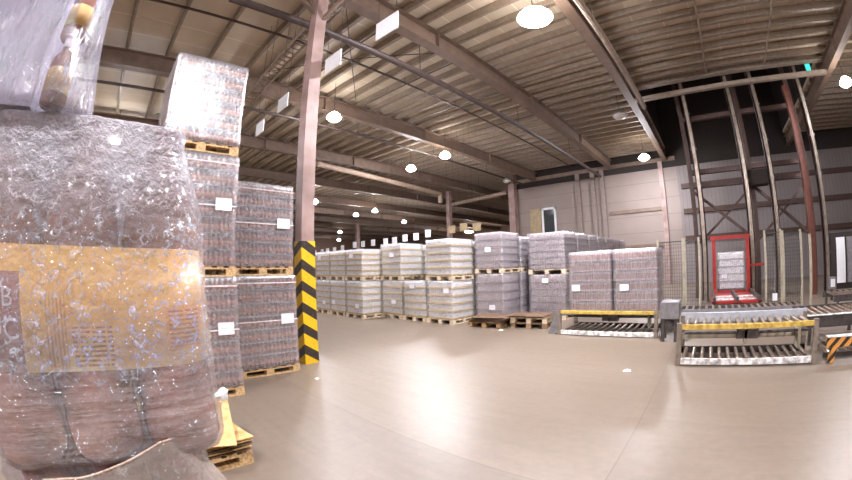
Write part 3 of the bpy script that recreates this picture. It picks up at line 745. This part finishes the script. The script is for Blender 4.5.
def lettering(txt, size, y, z, parent):
    cu = bpy.data.curves.new('lettering', 'FONT'); cu.body = txt; cu.size = size; cu.align_x = 'CENTER'; cu.offset = -.0002; cu.extrude = .0002
    o = bpy.data.objects.new('lettering', cu); COL.objects.link(o)
    bpy.context.view_layer.update()
    me = bpy.data.meshes.new_from_object(o.evaluated_get(bpy.context.evaluated_depsgraph_get()))
    bpy.data.objects.remove(o)
    for v in me.vertices: v.co = (.0956+v.co.z, y+v.co.x, z+v.co.y)
    me.materials.clear(); me.materials.append(M_letter)
    return link('lettering', me, parent)
LEAN = .045
PY = (-.130, -.034, .062); PX = (-.449, -.545)
def pack_film(z0, name_label, top=True, mat=F_near, seed=0., hgt=.3595, puff=0., dx=0.):
    prof = [(0.0, -.006), (.008, -.002), (.018, .0005), (.045, .0008), (.09, .0005), (.16, .0005), (.236, .0005), (.262, -.002), (.29, -.009), (.315, -.018), (.345, -.0245+puff), (hgt-.001, -.026+puff), (hgt, -.030+puff)]
    def at(z):
        for (a, ia), (b, ib) in zip(prof, prof[1:]):
            if z <= b: return ia+(ib-ia)*(z-a)/(b-a)
        return prof[-1][1]
    mb = MB(); mb.smooth = True; rings = []
    NZ = 96; hy, hx, cr = .147, .097, .047
    cxp, cyp = -.498+dx, -.034
    zs = [hgt*j/NZ for j in range(NZ+1)]
    for z in zs:
        ins = at(z); r = max(cr+ins, .012); ay, ax = hy+ins-r, hx+ins-r; pts = []
        for (sx, sy, a0) in ((1, 1, 0), (-1, 1, 90), (-1, -1, 180), (1, -1, 270)):
            for k in range(14):
                a = R(a0+90*k/13); pts.append(Vector((sx*ax+r*math.cos(a), sy*ay+r*math.sin(a), z)))
        # refine the straight runs
        full = []
        for p, q in zip(pts, pts[1:]+pts[:1]):
            m = max(1, int((q-p).length/.006))
            m = min(m, 40)
            full += [p.lerp(q, t/m) for t in range(m)]
        rings.append(full)
    n = min(len(r) for r in rings)
    out = []
    for r in rings:   # resample every ring to the same count along its length
        ln = [0.]
        for p, q in zip(r, r[1:]+r[:1]): ln.append(ln[-1]+(q-p).length)
        NP = 220; res = []; i = 0
        for k in range(NP):
            s = ln[-1]*k/NP
            while ln[i+1] < s: i += 1
            f = (s-ln[i])/max(1e-9, ln[i+1]-ln[i]); res.append(r[i].lerp(r[(i+1) % len(r)], f))
        rr = []
        for p in res:
            w = Vector((p.x*55+seed, p.y*55, p.z*70))
            nz_ = noise.turbulence(w, 3, False)-.45
            wrap = math.sin(p.z*300+4*noise.noise(Vector((p.x*12, p.y*12, seed))))*.0006 if p.z < .1 else 0
            k = .0035*nz_ + .0015 + wrap
            nrm = Vector((p.x, p.y*.7, 0)).normalized()
            q = p+nrm*k; rr.append((cxp+q.x, cyp+q.y-LEAN*p.z, z0+p.z+(.0025*noise.noise(w*.35) if p.z > .33 else 0)))
        out.append(rr)
    mb.loft(out)
    return one('shrink_film', mb, mat, name_label, 'plastic film', group='shrink film of the near packs')
ZP = 1.598
for li, (z0, dx) in enumerate(((ZP, 0.), (ZP-.3625, 0.), (ZP, -.202), (ZP-.3625, -.202))):
    pk = ['the large near pack', 'the pack below the large one', 'the pack behind the large one', 'the hindmost low pack'][li]
    for j, x in enumerate(PX):
        for i, y_ in enumerate(PY):
            pos = ['leftmost', 'middle', 'rightmost'][i]; rw = 'front row' if j == 0 else 'back row'
            pet(x+dx, y_, z0, [R(0), R(12), R(-14)][i] if j == 0 else R(180+20*i), f'brown plastic bottle, {pos} of the {rw} in {pk}')
    o = pack_film(z0, 'crumpled clear shrink film around '+pk, seed=li*5., puff=.012 if li in (1, 3) else 0., dx=dx)
    if li == 1: LOWFILM = o
    sl = sleeve(z0, 'yellow printed paper band inside the film of '+pk, dx)
    if li == 0: lettering('IIB', .026, -.096, .062, sl); lettering('OC', .028, -.098, .032, sl)
fl = MB(); fl.smooth = True; vs_, fs_ = [], []
NU, NV = 40, 22
for side in (0, 1):
    for j in range(NV+1):
        for i in range(NU+1):
            u, v = i/NU, j/NV
            y_ = -.12+(.178+.06*(1-v))*u
            top = 1.592+.030*max(0, min(1, (u-.25)/.55))**1.5-.014*max(0, (u-.84)/.16)**2
            z = 1.50+(top-1.50)*v
            x = -.3965+.004*math.sin(v*3.1)-.05*max(0, (u-.8)/.2)**2.2+.0015*noise.noise(Vector((y_*40, z*40, 3)))-(.0008 if side else 0)
            yy = y_+.004*math.sin(v*2.5)*u
            vs_.append((x, yy, z))
M2 = (NU+1)*(NV+1)
for j in range(NV):
    for i in range(NU):
        a = j*(NU+1)+i; fs_ += [(a, a+1, a+NU+2, a+NU+1), (M2+a, M2+a+NU+1, M2+a+NU+2, M2+a+1)]
fl.add(vs_, fs_)
part('film_flap', fl, F_flap, LOWFILM, label='loose film flap')
hm = MB(); hm.smooth = True
for i in range(NU): hm.tube(vs_[NV*(NU+1)+i], vs_[NV*(NU+1)+i+1], .0011, 6)
part('film_hem', hm, M_hem, LOWFILM)
# loose twisted tail of film
ft = MB(); ft.smooth = True
ft.tube((-.408, .098, 1.661), (-.406, .1065, 1.663), .003, 8, .0045)
ft.lathe([(.002, -.008), (.005, -.005), (.0045, 0), (.006, .004), (.002, .007)], 9, (-.406, .108, 1.663))
one('film_tail', ft, M_white, 'white twisted tail of film at the right edge of the near pack', 'plastic film')
# the wrapped block the packs stand on, below the frame
zb = ZP-.3625
pallet(-.6, -.04, 0, .6, .5, 'pallet under the near pack column, below the frame')
wrapped_load(-.599, -.04, .144, .4, .3, zb-.152, 3, 'tall', 'lower wrapped block under the near packs, below the frame')
# pack on top: pale block added for film glare, small brown bottles in milky film
zt = ZP+.3625
one('glare_block', MB().box(-.60, -.42, zt+.002, -.432, -.128, zt+.37), solid('pale_glare', (206, 202, 222), .5, var=.05), 'pale lilac block standing in for film glare in the top pack', 'glare_block')  # pale block paints the lilac-white glare on the film
def nip(x, y, z, label):
    t = thing('small_bottle', label, 'bottle', (x, y, z), 0, 'small brown bottles in the top pack')
    b_ = MB(); b_.smooth = True; b_.lathe([(.014, 0), (.0165, .003), (.0165, .05), (.015, .056), (.008, .066), (.0065, .07), (.0065, .078)], 20); part('bottle_body', b_, M_bot, t)
    l2 = MB(); l2.smooth = True; l2.lathe([(.0168, .014), (.0168, .042)], 20); part('bottle_label', l2, M_card, t, label='yellow paper label')
    c2 = MB(); c2.lathe([(.0075, .072), (.0075, .082)], 16); part('cap', c2, M_botcap, t)
for k in range(4): nip(-.432, -.1, zt+.002+.0825*k, f'small brown bottle under film in the top pack, {ORD[k]} from the bottom')
tf = MB(); tf.smooth = True; rings = []
for j in range(41):
    z = .37*j/40; r = []
    for k in range(160):
        a = 2*math.pi*k/160; cx_, sy_ = math.cos(a), math.sin(a)
        e = .25; X = .092*math.copysign(abs(cx_)**e, cx_); Y = .19*math.copysign(abs(sy_)**e, sy_)
        g = 1+.05*noise.noise(Vector((X*30, Y*22, z*6))) + (.04*max(0, .1-z)/.1)
        r.append((-.505+X*g, -.249-.1*z+Y*(1+(g-1)*.5), zt+.0012+z))
    rings.append(r)
tf.loft(rings)
one('shrink_film', tf, F_top, 'milky film around the top pack with small brown bottles', 'plastic film', group='shrink film of the near packs')

# ================================================================ conveyors
def rollers(parent, x0, x1, y0, y1, z, r, n, mat=M_roller):
    me = MB(); me.smooth = False; me.tube((0, y0, 0), (0, y1, 0), r, 12); me = me.mesh('roller', mat)
    for k in range(n): link('roller', me, parent, (x0+(x1-x0)*(k+.5)/n, 0, z))
def conveyor(x0, x1, y0, y1, label, ztop, nroll, nlow, backrail=True, lowmat=M_wrail):
    t = thing('roller_conveyor', label, 'conveyor', (x0, y0, 0)); W, D = x1-x0, y1-y0
    bevel(part('front_rail', MB().box(.06, 0, ztop-.085, W-.06, .05, ztop-.005), M_yel, t, label='yellow front rail'))
    bevel(part('rear_rail', MB().box(.0, D-.05, ztop-.1, W, D, ztop+(.07 if backrail else .0)), M_bluegrey, t, label='grey rear rail'))
    bevel(part('lower_front_rail', MB().box(.0, 0, .02, W, .06, .12), lowmat, t, label='white lower front rail'))
    part('lower_rear_rail', MB().box(0, D-.06, .02, W, D, .14), M_greydk, t)
    for x in (0, W-.07):
        for y_ in (-.012, D-.06): bevel(part('leg', MB().box(x-.01, y_, 0, x+.08, y_+.072, ztop+.02), M_leg, t))
    part('cross_beam', MB().box(.06, D*.55, .36, W-.06, D*.55+.06, .44).box(W*.48, D*.3, .3, W*.48+.05, D*.6, ztop-.13).box(W*.88, D*.3, .2, W*.88+.05, D*.6, ztop-.13), M_post, t)
    part('drive_shaft', MB().tube((.1, D*.35, ztop-.2), (W-.1, D*.35, ztop-.2), .025, 10).box(W*.42, D*.3, ztop-.3, W*.58, D*.45, ztop-.14), M_greydk, t)
    rollers(t, .08, W-.08, .05, D-.05, ztop-.05, .035, nroll)
    rollers(t, .05, W-.05, .06, D-.06, .1, .035, nlow)
    return t
conveyor(-3.66, -1.15, 8.7, 9.95, 'two-level roller conveyor with yellow rail carrying two wrapped loads', .62, 16, 14, False)
conveyor(-.5, 2.02, 6.5, 7.4, 'empty two-level roller conveyor with yellow rail standing nearest, in front of the red gate', .69, 15, 15)
ep = thing('end_guard', 'grey sloped end plate at the left end of the loaded conveyor', 'guard', (-3.95, 8.75, 0))
g = MB(); g.add([(0, 0, 0), (.27, 0, 0), (.27, 0, .6), (.2, 0, .6), (0, .02, 0), (.27, .02, 0), (.27, .02, .6), (.2, .02, .6)], [(0, 1, 2, 3), (7, 6, 5, 4), (0, 4, 5, 1), (1, 5, 6, 2), (2, 6, 7, 3), (3, 7, 4, 0)])
part('plate', g, M_grey, ep); part('foot', MB().box(.2, -.02, 0, .28, .06, .03), M_greydk, ep)
for i, x in enumerate((-2.83, -1.69)):
    w_ = 1.09
    wrapped_load(x, 9.36, .606, w_-.01, 1.1, 1.42, 6, 'tall', ['wrapped load standing on the conveyor, left of the two', 'wrapped load standing on the conveyor, right of the two'][i], [('y', -.37 if i == 0 else -.28, .55)])
# drive unit between the two conveyors
du = thing('drive_unit', 'grey conveyor drive unit between the loaded and the empty conveyor', 'machine', (-.92, 8.3, 0))
part('housing', MB().box(-.12, 0, .5, .3, .6, .85), M_grey, du); part('motor', MB().tube((.05, .1, .35), (.05, .55, .35), .12, 16), M_greydk, du)
[part('leg', MB().box(x, y_, 0, x+.08, y_+.1, .5), M_greydk, du) for x in (-.1, .2) for y_ in (.05, .45)]
# transfer conveyor to the right
tc = thing('roller_conveyor', 'grey roller conveyor running off to the right edge', 'conveyor', (2.1, 7.75, 0))
part('front_rail', MB().box(0, 0, .33, 4.6, .05, .55), M_greydk, tc); part('rear_rail', MB().box(0, 1.25, .36, 4.6, 1.3, .58), M_greydk, tc)
for x in (.1, 1.5, 3., 4.4):
    for y_ in (.02, 1.22): part('leg', MB().box(x, y_, 0, x+.07, y_+.06, .37), M_greydk, tc)
rollers(tc, .05, 4.55, .05, 1.25, .53, .035, 26)
part('top_strip', MB().box(0, -.02, .55, 4.6, .07, .565), M_wrail, tc, label='pale worn top edge')
lc = thing('roller_conveyor', 'low roller bed on the floor behind the striped guard', 'conveyor', (2.25, 6.75, 0))
part('front_rail', MB().box(0, 0, .02, 3., .05, .1), M_greydk, lc); part('rear_rail', MB().box(0, .85, .02, 3., .9, .1), M_greydk, lc)
rollers(lc, .05, 2.95, .05, .85, .08, .035, 16)
sg = thing('barrier_guard', 'yellow and black striped floor guard at the right edge', 'guard', (2.22, 6.5, 0))
sgm = chevron_mat('barrier_stripes', 2.3, 6.5, 1., .2, ca=(214, 150, 70))
part('beam', MB().box(0, 0, .24, 1.6, .08, .40), sgm, sg); part('top_plate', MB().box(0, -.02, .40, 1.6, .1, .42), M_wrail, sg)
part('leg', MB().bar((.1, .04, 0), (.16, .04, .26), .1, .1), sgm, sg); part('leg', MB().bar((1.4, .04, 0), (1.4, .04, .26), .1, .1), sgm, sg)
# chain conveyor behind the nearest conveyor leading to the red gate
cc = thing('chain_conveyor', 'chain conveyor bed leading from the red gate towards the empty conveyor', 'conveyor', (.2, 12.2, 0))
for x in (0, .75, 1.5): part('chain_rail', MB().box(x, 0, .38, x+.09, 3.0, .5), M_greydk, cc)
part('bed_plate', MB().box(-.05, .2, .30, 1.65, 2.9, .37), M_red, cc, label='red bed plate')
for y_ in (.5, 1.3):
    for x in (.1, .86): part('cover_plate', MB().box(x, y_, .37, x+.62, y_+.3, .4), M_wrail, cc, label='white cover plate')
for x in (.0, 1.52):
    for y_ in (.2, 2.7): part('leg', MB().box(x, y_, 0, x+.08, y_+.08, .38), M_greydk, cc)
cr = thing('side_conveyor', 'long grey conveyor edge running across in front of the red gate', 'conveyor', (-1.1, 10.2, 0))
part('side_rail', MB().box(0, 0, .3, 3.9, .08, .44), M_grey, cr); part('far_rail', MB().box(0, .9, .3, 3.9, .98, .42), M_greydk, cr)
for x in (.1, 1.9, 3.7): [part('leg', MB().box(x, y_, 0, x+.07, y_+.06, .31), M_greydk, cr) for y_ in (.01, .91)]
rollers(cr, .05, 3.85, .08, .9, .39, .04, 20)
rc = thing('roller_conveyor', 'dark conveyor behind the posts at the far right edge', 'conveyor', (3.9, 11.0, 0))
part('front_rail', MB().box(0, 0, .35, 4.5, .06, .52), M_greydk, rc); part('rear_rail', MB().box(0, 1.2, .35, 4.5, 1.26, .52), M_greydk, rc)
rollers(rc, .05, 4.45, .06, 1.2, .49, .04, 20)
for x in (.1, 2.2, 4.3): [part('leg', MB().box(x, y_, 0, x+.07, y_+.07, .36), M_greydk, rc) for y_ in (0., 1.19)]

# ================================================================ red gate, lift frame, fences
GYp = 15.4
k_ = GYp/16
gt = thing('lift_gate', 'bright red steel gate frame around a wrapped load at the end of the conveyor', 'gate', (0, GYp, 0))
x0, x1, zt_ = .26*k_, 1.86*k_, 2.46
for x in (x0, x1-.14): part('gate_post', MB().box(x, 0, 0, x+.14, .2, zt_-.14), M_red, gt)
part('gate_beam', MB().box(x0-.05, 0, zt_-.14, x1+.05, .2, zt_), M_red, gt)
part('gate_arm', MB().box(x1, .05, 1.28, x1+.62, .12, 1.36), M_red, gt)
part('sill', MB().box(x0+.17, .02, .3, x1-.17, .18, .42), M_red, gt)
lw = 1.12
tb_ = thing('lift_table', 'low steel lift table inside the red gate', 'lift table', (x0+.22+lw/2, GYp+.9, 0))
part('table_top', MB().box(-lw/2, -.6, .34, lw/2, .6, .44), M_greydk, tb_); part('scissor', MB().bar((-.4, -.5, .05), (.4, .5, .34), .08, .05).bar((-.4, .5, .05), (.4, -.5, .34), .08, .05), M_greydk, tb_); part('base_frame', MB().box(-lw/2, -.6, 0, lw/2, .6, .06), M_greydk, tb_)
wrapped_load(x0+.22+lw/2, GYp+.9, .442, lw, 1.1, 1.4, 5, 'silver', 'silvery wrapped load standing inside the red gate', [('y', -.3, .5)])
RAILL = ['leftmost', 'second', 'third', 'rightmost']
for i, x in enumerate((-.06, 2.0, 3.16, 5.36)):
    t = thing('guide_rail', f'tall steel lift guide rail, {RAILL[i]} of the four', 'guide rail', (x, 16, 0), 0, 'lift guide rails')
    part('rail', MB().box(-.07, -.06, 0, .07, .06, 13), M_railm, t)
    part('backing_channel', MB().box(-.13, .06, 0, -.09, .24, 13).box(-.13, .06, 0, .13, .1, 13).box(.09, .06, 0, .13, .24, 13), M_brace, t)
    for z in (1.5, 3., 4.5, 6., 7.5): part('bracket', MB().box(-.14, -.03, z, .14, .08, z+.08), M_greydk, t)
fr = thing('lift_tower', 'dark brown braced steel frame behind the guide rails', 'steel frame', (0, 17.2, 0))
for x in (-.4, 2.4, 5.1): part('post', MB().box(x-.1, -.1, 0, x+.1, .1, 13), M_brace, fr)
for z in (4.6, 5.2, 7.6): part('cross_beam', MB().box(-.4, -.12, z, 5.1, .12, z+.2), M_brace, fr)
for (xa, xb) in ((-.4, 2.4), (2.4, 5.1)):
    part('brace', MB().bar((xa, 0, 4.5), (xb, 0, 2.2), .16, .12), M_brace, fr); part('brace', MB().bar((xb, .1, 4.5), (xa, .1, 2.2), .12, .1), M_brace, fr)
hoist = MB().box(-.5, -.35, -.3, .5, .35, .3).box(-.65, -.1, -.1, .65, .1, .1)
pz = onY(757, 178, 16.65)
one('hoist_unit', hoist, M_dark, 'dark hoist machine hanging in the lift frame above the red gate', 'machine', pz)
rp = MB().ibeam((0, 0, 0), (0, 0, 0.01), .1, .1); rp = MB().box(-.14, -.14, 0, .14, .14, 8.3).box(-.18, -.16, 2.6, .18, .16, 2.75)
one('steel_post', rp, M_rust, 'red-brown steel post standing just left of the rightmost guide rail', 'steel post', (4.78, 16.4, 0))
tl = onY(808, 68, 15.9)
te = thing('signal_light', 'small teal signal light under the roof edge', 'light', tl); part('housing', MB().box(-.16, 0, -.22, .16, .12, .22), M_dark, te); part('lens', MB().box(-.12, -.03, -.17, .12, 0, .17), TEAL, te)
part('hanger', MB().box(-.02, .04, .22, .02, .08, 9.2-tl.z), M_dark, te)
def fence(x0, x1, y, h, label, wires=True):
    t = thing('mesh_fence', label, 'fence', (x0, y, 0), 0, 'machine guard fences'); W = x1-x0
    for x in (0, W): part('fence_post', MB().box(x-.035, -.035, 0, x+.035, .035, h+.08), M_post, t)
    mb = MB(); n = max(4, int(W/.075))
    for k in range(1, n): mb.box(W*k/n-.004, -.004, .1, W*k/n+.004, .004, h)
    m_ = int(h/.12)
    for k in range(m_+1): zz = .1+(h-.1)*k/m_; mb.box(0, -.004, zz-.004, W, .004, zz+.004)
    mb.box(0, -.012, h-.03, W, .012, h).box(0, -.012, .1, W, .012, .13)
    part('mesh_panel', mb, M_mesh, t); return t
FY = 13.2
def fx(px, py=285): return onY(px, py, FY).x
fence(fx(659), fx(684), FY, 2.3, 'mesh fence panel left of the red gate, outer one')
fence(fx(685.5), fx(700), FY, 2.3, 'mesh fence panel left of the red gate, beside its post')
fence(fx(766), fx(782), FY, 2.35, 'mesh fence panel just right of the red gate')
fence(fx(784), fx(802), FY, 2.3, 'dark mesh fence panel before the red-brown steel post')
pd = MB().box(-.04, -.04, 0, .04, .04, 2.2)
one('fence_post', pd, M_post, 'single pale post right of the dark mesh fence panel', 'post', (fx(808), FY-.4, 0))
jb = thing('junction_box', 'white junction box on the fence right of the red gate', 'box', (onY(775, 297, FY-.1).x, FY-.08, onY(775, 297, FY-.1).z)); part('body', MB().box(-.08, -.05, -.11, .08, .05, .11), M_white, jb); part('conduit', MB().tube((0, 0, .11), (0, 0, 1.1), .015, 6), M_grey, jb)
cbp = onY(832, 283, 14.2)
cbx = thing('control_box', 'grey control box on a stand near the right edge', 'box', (cbp.x, 14.2, 0)); part('body', MB().box(-.15, -.1, cbp.z-.2, .15, .1, cbp.z+.2), M_grey, cbx); part('cover', MB().box(-.09, -.12, cbp.z-.12, .09, -.1, cbp.z+.14), M_white, cbx); part('stand', MB().box(-.05, -.05, 0, .05, .05, cbp.z-.2), M_greydk, cbx)
da, db_ = onY(833, 255, 17), onY(850, 290, 17)
cab = thing('control_cabinet', 'dark cabinet with pale door panel at the right edge', 'cabinet', (da.x+.1, 17.6, 0))
cw_ = 1.3
part('body', MB().box(0, 0, 0, cw_, .6, 2.3), M_dark, cab); part('door', MB().box(.3, -.04, .25, .75, 0, 2.1), M_white, cab); part('door', MB().box(.85, -.04, .25, 1.25, 0, 2.1), M_grey, cab)

# ================================================================ litter on the floor
def scrap(px, py, label, s):
    p = onZ(px, py, .004); mb = MB(); mb.add([(-s, -s*.5, 0), (s, -s*.4, .004), (s*.8, s*.5, .012), (0, s*.3, .03), (-s*.9, s*.4, .006)], [(0, 1, 3), (1, 2, 3), (3, 4, 0)])
    o = one('paper_scrap', mb, M_white, label, 'scrap', p); return o
scrap(317, 379, 'white paper scrap on the floor at the foot of the striped column', .05)
scrap(627, 371, 'white paper scrap on the bare floor before the conveyors', .07)
scrap(501, 330.5, 'white paper scrap on the floor in front of the empty pallets', .07)

# ================================================================ light, view
w = bpy.data.worlds.new('world'); S.world = w; w.use_nodes = True
w.node_tree.nodes['Background'].inputs[0].default_value = (.75, .8, 1, 1); w.node_tree.nodes['Background'].inputs[1].default_value = .3
S.cycles.transparent_max_bounces = 32
S.cycles.max_bounces = 8; S.cycles.diffuse_bounces = 4; S.cycles.glossy_bounces = 4
S.cycles.sample_clamp_indirect = 4.
S.cycles.caustics_reflective = False; S.cycles.caustics_refractive = False
vs = S.view_settings; S.display_settings.display_device = 'sRGB'
vs.view_transform = 'Standard'; vs.look = 'None'; vs.gamma = 1; vs.use_curve_mapping = False; vs.exposure = 0.62
